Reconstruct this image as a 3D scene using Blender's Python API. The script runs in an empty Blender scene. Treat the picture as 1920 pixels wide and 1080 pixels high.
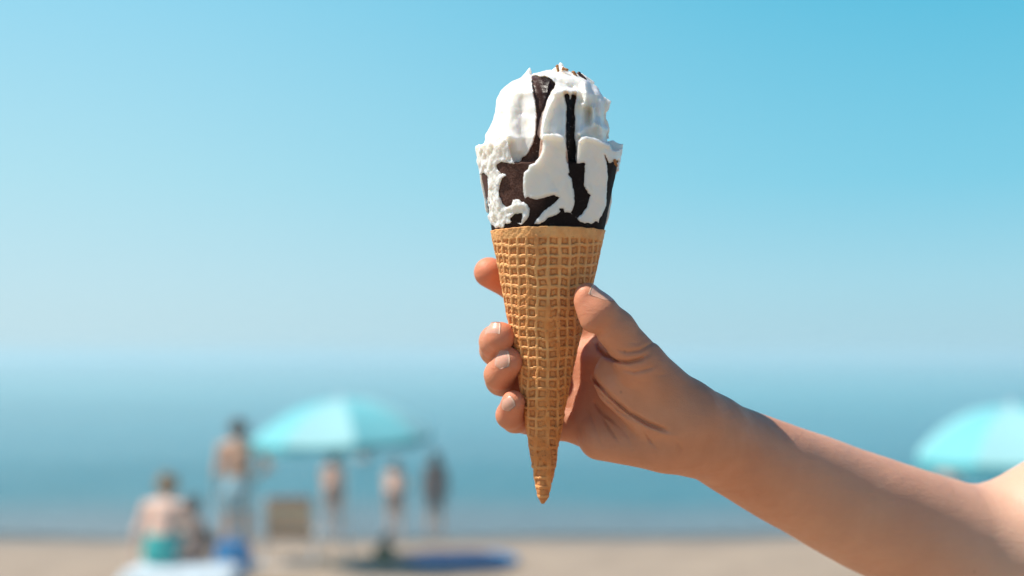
import bpy, math, random
import numpy as np
from mathutils import Matrix, Vector

random.seed(4)
rng = np.random.RandomState(4)
sc = bpy.context.scene
COL = sc.collection

# ------------------------------------------------------------------ camera
CAMH, PITCH, F = 2.46, 2.68, 2666.7          # F: focal length in pixels of the 1920 wide photograph
cam = bpy.data.cameras.new('camera')
camo = bpy.data.objects.new('camera', cam)
COL.objects.link(camo)
camo.location = (0, 0, CAMH)
camo.rotation_euler = (math.radians(90 + PITCH), 0, 0)
cam.lens = 50; cam.sensor_width = 36
cam.clip_start = 0.05; cam.clip_end = 30000
cam.dof.use_dof = True
cam.dof.focus_distance = 0.585
cam.dof.aperture_fstop = 5.5
sc.camera = camo

# ------------------------------------------------------------------ world, sun, exposure
SUN_EL, SUN_AZ = 57.0, -98.5                  # azimuth measured clockwise from +Y (the view); -90 is exactly left
w = bpy.data.worlds.new('World'); sc.world = w; w.use_nodes = True
nt = w.node_tree; nt.nodes.clear()
out = nt.nodes.new('ShaderNodeOutputWorld'); bg = nt.nodes.new('ShaderNodeBackground')
sky = nt.nodes.new('ShaderNodeTexSky'); sky.sky_type = 'NISHITA'; sky.sun_disc = False
sky.sun_elevation = math.radians(SUN_EL); sky.sun_rotation = math.radians(SUN_AZ)
sky.air_density = 1.0; sky.dust_density = 1.6; sky.ozone_density = 2.0
# the clear teal haze of this seaside sky laid over it: deeper the higher one looks, paler towards the sun's side
tc = nt.nodes.new('ShaderNodeTexCoord'); sx = nt.nodes.new('ShaderNodeSeparateXYZ')
nt.links.new(tc.outputs['Generated'], sx.inputs[0])
def L_(r, g, b): return tuple((c / 255 / 12.92) if c / 255 <= 0.04045 else ((c / 255 + 0.055) / 1.055) ** 2.4 for c in (r, g, b))
def sky_ramp(stops):
    r_ = nt.nodes.new('ShaderNodeValToRGB'); el = r_.color_ramp.elements
    el[0].position = stops[0][0]; el[0].color = (*L_(*stops[0][1]), 1)
    el[1].position = stops[-1][0]; el[1].color = (*L_(*stops[-1][1]), 1)
    for p_, c_ in stops[1:-1]:
        q_ = el.new(p_); q_.color = (*L_(*c_), 1)
    nt.links.new(sx.outputs[2], r_.inputs[0]); return r_.outputs[0]
away = sky_ramp([(0.0, (170, 213, 228)), (0.05, (158, 214, 232)), (0.12, (122, 205, 230)), (0.24, (88, 191, 223)), (0.42, (38, 112, 172)), (1.0, (18, 70, 138))])
near = sky_ramp([(0.0, (197, 227, 236)), (0.05, (190, 227, 239)), (0.12, (176, 226, 240)), (0.24, (150, 217, 241)), (0.42, (72, 148, 196)), (1.0, (18, 70, 138))])
mr = nt.nodes.new('ShaderNodeMapRange'); mr.interpolation_type = 'SMOOTHSTEP'
mr.inputs['From Min'].default_value = 0.35; mr.inputs['From Max'].default_value = -0.42
nt.links.new(sx.outputs[0], mr.inputs['Value'])
gm = nt.nodes.new('ShaderNodeMix'); gm.data_type = 'RGBA'
nt.links.new(mr.outputs[0], gm.inputs[0]); nt.links.new(away, gm.inputs[6]); nt.links.new(near, gm.inputs[7])
bg2 = nt.nodes.new('ShaderNodeBackground'); nt.links.new(gm.outputs[2], bg2.inputs[0]); bg2.inputs[1].default_value = 0.81
nt.links.new(sky.outputs[0], bg.inputs[0]); bg.inputs[1].default_value = 0.09
ms = nt.nodes.new('ShaderNodeMixShader'); ms.inputs[0].default_value = 0.92
nt.links.new(bg.outputs[0], ms.inputs[1]); nt.links.new(bg2.outputs[0], ms.inputs[2]); nt.links.new(ms.outputs[0], out.inputs[0])

sun = bpy.data.lights.new('sun', 'SUN'); suno = bpy.data.objects.new('sun', sun); COL.objects.link(suno)
sun.energy = 4.9; sun.angle = math.radians(0.6); sun.color = (1.0, 0.94, 0.85)
az, e_ = math.radians(SUN_AZ), math.radians(SUN_EL)
sdir = Vector((math.sin(az) * math.cos(e_), math.cos(az) * math.cos(e_), math.sin(e_)))
suno.rotation_euler = (-sdir).to_track_quat('-Z', 'Y').to_euler()

vs = sc.view_settings
vs.view_transform = 'Standard'; vs.look = 'None'; vs.exposure = 0.36; vs.gamma = 1.0; vs.use_curve_mapping = False
sc.cycles.max_bounces = 8
sc.cycles.volume_bounces = 1

# ------------------------------------------------------------------ helpers: materials
def lin(r, g, b):
    f = lambda c: (c / 255 / 12.92) if c / 255 <= 0.04045 else ((c / 255 + 0.055) / 1.055) ** 2.4
    return (f(r), f(g), f(b))

class Mat:
    def __init__(s, name, color=(0.5,) * 3, rough=0.5, **kw):
        s.m = bpy.data.materials.new(name); s.m.use_nodes = True
        s.t = s.m.node_tree; s.b = s.t.nodes['Principled BSDF']
        s.b.inputs['Base Color'].default_value = (*color, 1)
        s.b.inputs['Roughness'].default_value = rough
        for k, v in kw.items():
            s.b.inputs[k.replace('_', ' ')].default_value = v
    def n(s, typ, **kw):
        nd = s.t.nodes.new(typ)
        for k, v in kw.items():
            if hasattr(nd, k): setattr(nd, k, v)
            else: nd.inputs[k.replace('_', ' ')].default_value = v
        return nd
    def l(s, a, b): s.t.links.new(a, b)
    def coords(s):
        if not hasattr(s, 'tc'): s.tc = s.n('ShaderNodeTexCoord')
        return s.tc.outputs['Object']
    def noise(s, scale, detail=4, rough=0.55, dist=0.0):
        nd = s.n('ShaderNodeTexNoise'); nd.inputs['Scale'].default_value = scale
        nd.inputs['Detail'].default_value = detail; nd.inputs['Roughness'].default_value = rough
        nd.inputs['Distortion'].default_value = dist
        s.l(s.coords(), nd.inputs['Vector']); return nd.outputs['Fac']
    def voronoi(s, scale, feature='F1'):
        nd = s.n('ShaderNodeTexVoronoi'); nd.feature = feature; nd.inputs['Scale'].default_value = scale
        s.l(s.coords(), nd.inputs['Vector']); return nd.outputs['Distance']
    def ramp(s, fac, stops):
        r = s.n('ShaderNodeValToRGB'); e = r.color_ramp.elements
        e[0].position = stops[0][0]; e[0].color = (*stops[0][1], 1)
        e[1].position = stops[-1][0]; e[1].color = (*stops[-1][1], 1)
        for p, c in stops[1:-1]:
            q = e.new(p); q.color = (*c, 1)
        s.l(fac, r.inputs[0]); return r.outputs[0]
    def mix(s, fac, a, b, mode='MIX'):
        m = s.n('ShaderNodeMix'); m.data_type = 'RGBA'; m.blend_type = mode
        for sock, v in ((m.inputs[0], fac), (m.inputs[6], a), (m.inputs[7], b)):
            if isinstance(v, (int, float)): sock.default_value = v
            elif isinstance(v, tuple): sock.default_value = (*v, 1)
            else: s.l(v, sock)
        return m.outputs[2]
    def math(s, op, a, b=0.0):
        m = s.n('ShaderNodeMath'); m.operation = op
        for sock, v in ((m.inputs[0], a), (m.inputs[1], b)):
            if isinstance(v, (int, float)): sock.default_value = v
            else: s.l(v, sock)
        return m.outputs[0]
    def attr(s, name):
        a = s.n('ShaderNodeAttribute'); a.attribute_name = name; return a.outputs['Fac']
    def base(s, c): s.l(c, s.b.inputs['Base Color'])
    def bump(s, h, strength, dist):
        b = s.n('ShaderNodeBump'); b.inputs['Strength'].default_value = strength; b.inputs['Distance'].default_value = dist
        s.l(h, b.inputs['Height'])
        if s.b.inputs['Normal'].is_linked: s.l(s.b.inputs['Normal'].links[0].from_socket, b.inputs['Normal'])
        s.l(b.outputs[0], s.b.inputs['Normal'])

# ------------------------------------------------------------------ helpers: objects
def tag(o, label=None, cat=None, group=None, kind=None):
    if label: o['label'] = label
    if cat: o['category'] = cat
    if group: o['group'] = group
    if kind: o['kind'] = kind
    return o
def link(name, me, mat, parent=None, smooth=True):
    o = bpy.data.objects.new(name, me); COL.objects.link(o)
    if mat is not None: me.materials.append(mat.m if isinstance(mat, Mat) else mat)
    if smooth and len(me.polygons): me.polygons.foreach_set('use_smooth', np.ones(len(me.polygons), dtype=bool))
    if parent: o.parent = parent
    return o
def empty(name, loc, label, cat, group=None):
    o = bpy.data.objects.new(name, None); COL.objects.link(o); o.location = loc
    o.empty_display_size = 0.1
    return tag(o, label, cat, group)
def mesh(name, V, Q):
    V = np.asarray(V, dtype=np.float32); me = bpy.data.meshes.new(name)
    if isinstance(Q, np.ndarray):
        n = len(Q); k = Q.shape[1]
        me.vertices.add(len(V)); me.vertices.foreach_set('co', V.ravel())
        me.loops.add(n * k); me.loops.foreach_set('vertex_index', Q.astype(np.int32).ravel())
        me.polygons.add(n)
        me.polygons.foreach_set('loop_start', np.arange(0, n * k, k, dtype=np.int32))
        me.polygons.foreach_set('loop_total', np.full(n, k, dtype=np.int32))
        me.update(calc_edges=True)
    else:
        me.from_pydata([tuple(map(float, v)) for v in V], [], Q); me.update()
    return me
def setattrib(me, name, vals):
    a = me.attributes.new(name, 'FLOAT', 'POINT'); a.data.foreach_set('value', np.asarray(vals, dtype=np.float32))

# ------------------------------------------------------------------ helpers: distance fields -> surface
class Cap:                                    # tapered capsule, optionally squashed along one axis
    def __init__(s, a, b, ra, rb, ax=None, sq=1.0):
        s.a, s.b, s.ra, s.rb = np.array(a, float), np.array(b, float), ra, rb
        s.ax = None if ax is None else np.array(ax, float) / np.linalg.norm(ax); s.sq = sq
    def __call__(s, P):
        ab = s.b - s.a; L = max(ab @ ab, 1e-9)
        q = P - s.a
        t = np.clip(q @ ab / L, 0, 1)
        q = q - t[:, None] * ab
        if s.ax is not None:
            h = q @ s.ax; q = q + ((1 / s.sq - 1) * h)[:, None] * s.ax
        return np.sqrt((q * q).sum(1)) - (s.ra + (s.rb - s.ra) * t)
    def far(s, lo, hi, m):
        mn = np.minimum(s.a, s.b) - max(s.ra, s.rb) * max(1, s.sq) - m; mx = np.maximum(s.a, s.b) + max(s.ra, s.rb) * max(1, s.sq) + m
        return (mn > hi).any() or (mx < lo).any()
def smin(a, b, k):
    h = np.clip(0.5 + 0.5 * (b - a) / k, 0, 1)
    return b + (a - b) * h - k * h * (1 - h)
def union(prims, k, margin=None):
    m = margin if margin is not None else 4 * k
    def f(P):
        lo, hi = P.min(0), P.max(0); d = np.full(len(P), 1e3)
        for p in prims:
            if hasattr(p, 'far') and p.far(lo, hi, m): continue
            d = smin(d, p(P), k)
        return d
    return f
def blend(fs, k):
    def f(P):
        d = fs[0](P)
        for g in fs[1:]: d = smin(d, g(P), k)
        return d
    return f
def isosurface(f, lo, hi, h, B=8, slack=1.3, chunk=80):
    lo, hi = np.array(lo, float), np.array(hi, float)
    nb = np.ceil((hi - lo) / (h * B)).astype(int)
    g = np.stack(np.meshgrid(*[np.arange(n) for n in nb], indexing='ij'), -1).reshape(-1, 3)
    keep = []
    cs = 4096
    for i in range(0, len(g), cs):
        c = lo + (g[i:i + cs] + 0.5) * h * B
        keep.append(np.abs(f(c)) < h * B * 0.87 * slack)
    g = g[np.concatenate(keep)]
    n = B + 2
    loc = np.stack(np.meshgrid(*[np.arange(-1, B + 1)] * 3, indexing='ij'), -1)        # sample offsets
    dims = (nb * B + 4).astype(np.int64)
    VK, VP, QK = [], [], []
    for i in range(0, len(g), chunk):
        gb = g[i:i + chunk]
        idx = gb[:, None, None, None, :] * B + loc[None]
        P = lo + idx.reshape(-1, 3) * h
        D = f(P).reshape(len(gb), n, n, n)
        S = D < 0
        cnt = np.zeros((len(gb), n - 1, n - 1, n - 1), np.int32); pos = np.zeros(cnt.shape + (3,))
        for ax in range(3):                    # crossings on the 12 edges of every cell
            o1, o2 = [a for a in range(3) if a != ax]
            for u in (0, 1):
                for v in (0, 1):
                    s0 = [slice(None)] * 4; s1 = [slice(None)] * 4
                    for a, q in ((o1, u), (o2, v)):
                        s0[a + 1] = slice(q, q + n - 1); s1[a + 1] = slice(q, q + n - 1)
                    s0[ax + 1] = slice(0, n - 1); s1[ax + 1] = slice(1, n)
                    d0, d1 = D[tuple(s0)], D[tuple(s1)]
                    c = (d0 < 0) != (d1 < 0)
                    t = np.where(c, d0 / np.where(c, d0 - d1, 1), 0)
                    cnt += c
                    pos[..., ax] += np.where(c, t, 0); pos[..., o1] += np.where(c, u, 0); pos[..., o2] += np.where(c, v, 0)
        act = cnt > 0
        cell = idx[:, :-1, :-1, :-1][act]
        VP.append(lo + (cell + pos[act] / cnt[act][:, None]) * h)
        key = lambda c: ((c[..., 0] + 1) * dims[1] + (c[..., 1] + 1)) * dims[2] + (c[..., 2] + 1)
        VK.append(key(cell))
        for ax in range(3):
            o1, o2 = (ax + 1) % 3, (ax + 2) % 3
            s0 = [slice(None)] + [slice(1, n - 1)] * 3; s1 = list(s0); s1[ax + 1] = slice(2, n)
            a_, b_ = S[tuple(s0)], S[tuple(s1)]
            for sgn, msk in ((1, a_ & ~b_), (0, ~a_ & b_)):
                c = idx[:, 1:-1, 1:-1, 1:-1][msk]
                if not len(c): continue
                e1 = np.zeros(3, int); e1[o1] = 1; e2 = np.zeros(3, int); e2[o2] = 1
                q = [key(c - e1 - e2), key(c - e2), key(c), key(c - e1)]
                if not sgn: q = q[::-1]
                QK.append(np.stack(q, -1))
    VK = np.concatenate(VK); VP = np.concatenate(VP); QK = np.concatenate(QK)
    uk, ui = np.unique(VK, return_index=True)
    V = VP[ui]
    Q = np.searchsorted(uk, QK); Q = np.clip(Q, 0, len(uk) - 1)
    ok = (uk[Q] == QK).all(1)
    return V, Q[ok]

def pnoise(P, seed=0, octaves=3):               # cheap smooth noise made of summed waves
    r = np.random.RandomState(seed); d = np.zeros(len(P)); a = 1.0; s = 1.0; tot = 0
    for o in range(octaves):
        for k in range(4):
            v = r.normal(size=3); v *= s / np.linalg.norm(v) * (0.8 + 0.5 * r.rand())
            d += a * np.sin(P @ v * 6.283 + r.rand() * 6.283 + 1.3 * np.sin(P @ r.normal(size=3) * s * 2.1))
        tot += a * 2.0; a *= 0.55; s *= 1.9
    return d / tot
def polydist(X, Y, pts):
    d = np.full(len(X), 1e9)
    for (x0, y0), (x1, y1) in zip(pts[:-1], pts[1:]):
        dx, dy = x1 - x0, y1 - y0; L = dx * dx + dy * dy + 1e-9
        t = np.clip(((X - x0) * dx + (Y - y0) * dy) / L, 0, 1)
        d = np.minimum(d, np.hypot(X - x0 - t * dx, Y - y0 - t * dy))
    return d
def polysdf(X, Y, pts):                         # negative inside
    d = polydist(X, Y, pts + [pts[0]]); ins = np.zeros(len(X), bool)
    for (x0, y0), (x1, y1) in zip(pts, pts[1:] + [pts[0]]):
        if y0 == y1: continue
        c = (y0 > Y) != (y1 > Y)
        ins ^= c & (X < (x1 - x0) * (Y - y0) / (y1 - y0) + x0)
    return np.where(ins, -d, d)

# camera space (x right, y depth, z up; cm) -> world metres
PR = math.radians(PITCH)
def to_world(P):
    P = np.asarray(P, float) / 100
    return np.stack([P[:, 0], P[:, 1] * math.cos(PR) - P[:, 2] * math.sin(PR), P[:, 1] * math.sin(PR) + P[:, 2] * math.cos(PR) + CAMH], -1)
D0 = 60.0                                       # distance of the cone's axis, cm
def J(px, py, d):                               # a point seen at (px, py), d cm nearer than the cone
    y = D0 - d; return np.array([(px - 960) / F * y, y, (540 - py) / F * y])
def RR(rpx, d): return rpx / F * (D0 - d)
S = D0 / F                                      # cm per pixel on the cone

# ================================================================== THE SETTING
# sand: one sheet, level at the water, rising to the dry beach where the photographer stands
m = Mat('sand', rough=0.95)
n1 = m.noise(1.2, 6); n2 = m.noise(45, 5, 0.7); n3 = m.noise(0.25, 3)
c = m.ramp(n1, [(0.32, (0.19, 0.13, 0.085)), (0.5, (0.29, 0.212, 0.148)), (0.68, (0.375, 0.275, 0.188))])
c = m.mix(m.ramp(n2, [(0.35, (0, 0, 0)), (0.7, (1, 1, 1))]), c, (0.37, 0.285, 0.205))
sep = m.n('ShaderNodeSeparateXYZ'); m.l(m.coords(), sep.inputs[0])
wob = m.math('ADD', sep.outputs[1], m.math('MULTIPLY', m.noise(0.35, 2), 1.4))
wet = m.ramp(m.math('DIVIDE', m.math('SUBTRACT', wob, 19.0), 2.0), [(0.0, (0, 0, 0)), (0.6, (1, 1, 1))])
m.base(m.mix(wet, c, (0.13, 0.11, 0.09)))
m.l(m.math('SUBTRACT', 0.95, m.math('MULTIPLY', wet, 0.7)), m.b.inputs['Roughness'])
m.bump(n2, 0.6, 0.01); m.bump(n1, 0.5, 0.08)
ys = np.array([-9000, -60, -6, 0, 4, 8, 11, 13, 14, 15, 16, 17, 18, 18.6, 19.2, 19.6, 20, 20.6, 21.5, 23, 27, 60.0, 400])
xs = np.concatenate([[-9000, -300, -60], np.arange(-20, 20.1, 0.5), [60, 300, 9000]])
X, Y = np.meshgrid(xs, ys)
Z = np.interp(Y, [-9000, -6, 2, 13, 18.5, 20.3, 27, 60, 400], [1.6, 1.25, 0.85, 0.03, 0.0, -0.02, -0.75, -4, -6])
Z = Z + np.where((np.abs(X) < 21) & (Y > 5) & (Y < 18.3), 0.025 * pnoise(np.stack([X.ravel(), Y.ravel(), 0 * X.ravel()], -1) * 0.5, 3).reshape(X.shape), 0)
nx = len(xs); ii = np.arange(len(xs) * len(ys)).reshape(len(ys), nx)
Q = np.stack([ii[:-1, :-1], ii[:-1, 1:], ii[1:, 1:], ii[1:, :-1]], -1).reshape(-1, 4)
tag(link('sand', mesh('sand', np.stack([X.ravel(), Y.ravel(), Z.ravel()], -1), Q), m), kind='structure')
def ground(x, y): return float(np.interp(y, [2, 13, 18.5, 20.3, 27], [0.85, 0.03, 0.0, -0.02, -0.75]))

# sea
m = Mat('sea_water', rough=0.16, IOR=1.33)
sep = m.n('ShaderNodeSeparateXYZ'); m.l(m.coords(), sep.inputs[0])
wob = m.math('ADD', sep.outputs[1], m.math('MULTIPLY', m.noise(0.12, 3), 6.0))
col = m.ramp(m.math('DIVIDE', m.math('SUBTRACT', wob, 19.5), 80.0),
             [(0.0, (0.20, 0.18, 0.165)), (0.06, (0.13, 0.16, 0.17)), (0.11, (0.006, 0.145, 0.18)), (0.3, (0.006, 0.16, 0.205)), (1.0, (0.03, 0.24, 0.28))])
patch = m.noise(0.045, 3)
m.base(m.mix(m.ramp(patch, [(0.4, (0, 0, 0)), (0.65, (1, 1, 1))]), col, m.mix(0.35, col, (0.0, 0.06, 0.10))))
mp = m.n('ShaderNodeMapping'); mp.inputs['Scale'].default_value = (0.45, 1.3, 1); m.l(m.coords(), mp.inputs[0])
wn = m.n('ShaderNodeTexNoise'); wn.inputs['Scale'].default_value = 2.2; wn.inputs['Detail'].default_value = 5; m.l(mp.outputs[0], wn.inputs['Vector'])
m.bump(wn.outputs['Fac'], 0.85, 0.25)
bn = m.b.inputs['Normal'].links[0].from_node                          # ripples near the shore, calmer water further out
m.l(m.ramp(m.math('DIVIDE', wob, 110.0), [(0.22, (0.95,) * 3), (0.42, (0.5,) * 3), (1.0, (0.16,) * 3)]), bn.inputs['Strength'])
wx = np.concatenate([[-9000, -900, -120], np.linspace(-30, 30, 121), [120, 900, 9000]]); wy = np.concatenate([np.linspace(19.3, 34, 60), np.array([38, 45, 60, 100, 300, 1000, 4000, 9000])])
X, Y = np.meshgrid(wx, wy)
Z = 0.012 + np.where((np.abs(X) < 31) & (Y < 33), 0.018 * np.sin(Y * 3.1 + 0.9 * np.sin(X * 0.4) + 0.7 * np.sin(X * 1.1)) * np.clip((Y - 19.4) / 2, 0, 1), 0)
edge = 0.25 * np.sin(X * 0.55) + 0.12 * np.sin(X * 1.7 + 1)
Y = np.where(Y < 22, Y + edge * (22 - Y) / 2.7 * (np.abs(X) < 31), Y)
ii = np.arange(X.size).reshape(X.shape)
Q = np.stack([ii[:-1, :-1], ii[:-1, 1:], ii[1:, 1:], ii[1:, :-1]], -1).reshape(-1, 4)
tag(link('sea', mesh('sea', np.stack([X.ravel(), Y.ravel(), Z.ravel()], -1), Q), m), kind='structure')

# haze: the sea air that swallows the horizon
hz = bpy.data.materials.new('haze'); hz.use_nodes = True; t = hz.node_tree; t.nodes.clear()
ho = t.nodes.new('ShaderNodeOutputMaterial'); hv = t.nodes.new('ShaderNodeVolumePrincipled')
hv.inputs['Color'].default_value = (0.78, 0.95, 1.0, 1); hv.inputs['Density'].default_value = 0.0048; hv.inputs['Anisotropy'].default_value = 0.2
t.links.new(hv.outputs[0], ho.inputs['Volume'])
HZ = True
if HZ:
    V = [(x, y, z) for z in (-7.5, 3.3) for y in (-9200, 9200) for x in (-9200, 9200)]
    me = mesh('haze', V, [(0, 2, 3, 1), (4, 5, 7, 6), (0, 1, 5, 4), (1, 3, 7, 5), (3, 2, 6, 7), (2, 0, 4, 6)])
    tag(link('haze', me, hz, smooth=False), kind='stuff')

# ================================================================== PEOPLE ON THE BEACH
def skin_mat(name, c):
    m = Mat(name, c, 0.5); m.b.inputs['Subsurface Weight'].default_value = 0.08
    m.b.inputs['Subsurface Scale'].default_value = 0.01
    m.base(m.mix(m.ramp(m.noise(6, 3), [(0.35, (0, 0, 0)), (0.7, (1, 1, 1))]), c, tuple(v * 0.82 for v in c)))
    return m
def cloth_mat(name, c, rough=0.8):
    m = Mat(name, c, rough)
    m.base(m.mix(m.ramp(m.noise(9, 3), [(0.4, (0, 0, 0)), (0.6, (1, 1, 1))]), c, tuple(v * 0.8 for v in c)))
    m.bump(m.noise(300, 2), 0.3, 0.002); return m
def hair_mat(name, c):
    m = Mat(name, c, 0.45); mp = m.n('ShaderNodeMapping'); mp.inputs['Scale'].default_value = (120, 120, 8); m.l(m.coords(), mp.inputs[0])
    n_ = m.n('ShaderNodeTexNoise'); n_.inputs['Scale'].default_value = 1; m.l(mp.outputs[0], n_.inputs['Vector'])
    m.base(m.mix(n_.outputs['Fac'], tuple(v * 0.6 for v in c), tuple(min(1, v * 1.4) for v in c))); m.bump(n_.outputs['Fac'], 0.6, 0.004); return m
EYE = Mat('eye', (0.7, 0.68, 0.65), 0.2)

def person(label, loc, rotz, h, skin, hairm, garment, gname, gfun, pose='stand', child=False, hair='short', group=None, fat=1.0, arms='down', voxel=0.008):
    """figure facing +Y before rotation; joints in units of standing height"""
    u = h; hd = 0.066 if not child else 0.078
    A = lambda *v: np.array(v, float)
    if pose == 'stand':
        pel = A(0, 0, 0.51); che = A(0, 0.0, 0.72); nec = A(0, 0.0, 0.83)
        legs = [(A(s * 0.052, 0, 0.49), A(s * (0.06 + 0.0), 0.012, 0.275), A(s * 0.066, -0.01, 0.045), A(s * 0.078, 0.085, 0.022)) for s in (-1, 1)]
    elif pose == 'sit':                        # on the ground, knees up in front
        pel = A(0, 0, 0.075); che = A(0, 0.035, 0.28); nec = A(0, 0.075, 0.385)
        legs = [(A(s * 0.055, 0.03, 0.075), A(s * 0.085, 0.24, 0.215), A(s * 0.075, 0.37, 0.04), A(s * 0.08, 0.45, 0.03)) for s in (-1, 1)]
    elif pose == 'swim':
        pel = A(0, 0, 0.51); che = A(0, 0.0, 0.72); nec = A(0, 0.0, 0.83)
        legs = [(A(s * 0.052, 0, 0.49), A(s * 0.06, 0.012, 0.275), A(s * 0.066, -0.01, 0.045), A(s * 0.078, 0.085, 0.022)) for s in (-1, 1)]
    head = nec + A(0, 0.012, 0.085 if not child else 0.092)
    sh = [che + A(s * 0.108, 0, 0.085 if pose != 'sit' else 0.075) for s in (-1, 1)]
    ar = []
    for s, p in zip((-1, 1), sh):
        mode = arms if isinstance(arms, str) else arms[0 if s < 0 else 1]
        if mode == 'hip': e, wv = p + A(s * 0.10, -0.05, -0.13), p + A(s * -0.01, 0.045, -0.235)
        elif mode == 'knee': e, wv = p + A(s * 0.03, 0.06, -0.14), p + A(-s * 0.02, 0.20, -0.155)
        elif mode == 'front': e, wv = p + A(s * 0.03, 0.03, -0.165), p + A(-s * 0.04, 0.13, -0.20)
        elif mode == 'ground': e, wv = p + A(s * 0.04, -0.05, -0.15), p + A(s * 0.05, -0.07, -0.30)
        else: e, wv = p + A(s * 0.03, -0.012, -0.17), p + A(s * 0.04, 0.015, -0.325)
        ar.append((p, e, wv))
    P = []
    C = lambda a, b, ra, rb, **k: P.append(Cap(a * u, b * u, ra * u, rb * u, **k))
    f = fat
    hips = 0.082 * f; X = (1, 0, 0)
    C(pel + A(-0.03, 0, 0), pel + A(0.03, 0, 0), 0.068 * f, 0.068 * f)
    C(pel, pel * 0.5 + che * 0.5, 0.078 * f, 0.066 * f, ax=X, sq=1.2)
    C(pel * 0.5 + che * 0.5, che + A(0, 0, 0.02), 0.066 * f, 0.07, ax=X, sq=1.3)
    C(sh[0] * 0.72 + sh[1] * 0.28, sh[1] * 0.72 + sh[0] * 0.28, 0.044, 0.044)
    C(che + A(0, 0, 0.08), nec + A(0, 0.004, 0.03), 0.034, 0.029)
    C(head + A(0, -0.008, 0.012), head + A(0, 0.0, 0.02), hd * 0.88, hd * 0.88, ax=(0, 1, 0), sq=1.15)
    C(head + A(0, 0.022, -0.02), head + A(0, 0.03, -0.042), hd * 0.62, hd * 0.42)
    for s in (-1, 1):
        P.append(Cap((head + A(s * hd * 0.9, -0.004, -0.012)) * u, (head + A(s * hd * 0.93, -0.01, 0.012)) * u, 0.009 * u, 0.011 * u))
    nose = Cap((head + A(0, hd * 0.98, 0.005)) * u, (head + A(0, hd * 1.16, -0.016)) * u, 0.006 * u, 0.010 * u)
    for (a, k, an, to), s in zip(legs, (-1, 1)):
        C(a, k, 0.053 * f, 0.034); C(k, an * 0.6 + k * 0.4, 0.034, 0.030); C(an * 0.6 + k * 0.4, an, 0.029, 0.019)
        C(an + A(0, -0.012, -0.018), to, 0.020, 0.014)
        for q in range(5):
            P.append(Cap((to + A((q - 2) * 0.009, -0.008, -0.006)) * u, (to + A((q - 2) * 0.010, 0.016 - 0.002 * abs(q - 1), -0.010)) * u, 0.007 * u, 0.006 * u))
    hands = []
    for (a, e, wv), s in zip(ar, (-1, 1)):
        C(a, e, 0.031 * f, 0.024); C(e, wv, 0.024, 0.015)
        d = (wv - e); d = d / np.linalg.norm(d)
        side = np.cross(d, A(s, 0, 0.2)); side /= np.linalg.norm(side)
        palm = wv + d * 0.045
        hands.append(Cap(wv * u, palm * u, 0.015 * u, 0.018 * u, ax=np.cross(d, side), sq=0.62))
        for q, L in enumerate((0.036, 0.042, 0.039, 0.030)):
            b = palm + side * (q - 1.5) * 0.0105
            mid = b + d * L * 0.6
            hands.append(Cap(b * u, mid * u, 0.0058 * u, 0.0052 * u)); hands.append(Cap(mid * u, (mid + (d * 0.8 - A(s, 0, 0) * 0.5) * L * 0.45) * u, 0.0052 * u, 0.0045 * u))
        b = wv + d * 0.015 + side * 0.018
        hands.append(Cap(b * u, (b + (d * 0.7 + side * 0.8) * 0.032) * u, 0.0075 * u, 0.0055 * u))
    body_f = union(P, 0.02 * u, 0.08 * u); hf = union(hands, 0.003 * u, 0.03 * u)
    full = lambda Q_: smin(smin(body_f(Q_), hf(Q_), 0.004 * u), nose(Q_), 0.006 * u)
    lo = np.array([-0.33, -0.22, -0.01]) * u; hi = np.array([0.33, 0.52 if pose == 'sit' else 0.22, 1.06 if pose != 'sit' else 0.62]) * u
    V, Qd = isosurface(full, lo, hi, voxel)
    root = empty('person', loc, label, 'person', group); root.rotation_euler = (0, 0, rotz)
    link('body', mesh('body', V, Qd), skin, root)
    # garment: a shell 8 mm outside the skin where gfun(point / height) is negative
    gf = lambda Q_: np.maximum(body_f(Q_) - 0.009, gfun(Q_ / u) * u)
    V, Qd = isosurface(gf, lo - 0.03, hi + 0.03, voxel * 1.1)
    link(gname, mesh(gname, V, Qd), garment, root)
    hp = head * u; r = hd * u
    def hairf(Q_):
        q = Q_ - hp
        d_ = np.sqrt(q[:, 0] ** 2 + (q[:, 1] + 0.006 * u) ** 2 / 1.2 + (q[:, 2] - 0.016 * u) ** 2) - r * (1.0 if hair == 'short' else 1.06)
        cut = 0.9 * q[:, 1] - 0.75 * q[:, 2] - 0.010 * u
        d_ = np.maximum(d_, cut)
        if hair == 'bun':
            d_ = smin(d_, np.linalg.norm(q - np.array([0, -0.045, 0.068]) * u, axis=1) - 0.030 * u, 0.01 * u)
        if hair == 'long':
            d_ = smin(d_, Cap(np.array([0, -0.045, 0.0]) * u, np.array([0, -0.068, -0.13]) * u, 0.045 * u, 0.034 * u, ax=(1, 0, 0), sq=1.35)(q), 0.02 * u)
        return d_ + 0.004 * u * np.sin(q[:, 0] / u * 330) * np.cos(q[:, 1] / u * 280)
    V, Qd = isosurface(hairf, hp - 0.2 * u, hp + 0.13 * u, voxel)
    link('hair', mesh('hair', V, Qd), hairm, root)
    for s in (-1, 1):                            # eyes
        q = hp + np.array([s * 0.018, hd * 0.93, 0.004]) * u
        V, Qd = isosurface(lambda Q_: np.linalg.norm(Q_ - q, axis=1) - 0.0085 * u, q - 0.013 * u, q + 0.013 * u, 0.0035 * u, B=4)
        link('eye', mesh('eye', V, Qd), EYE, root)
    return root

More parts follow.
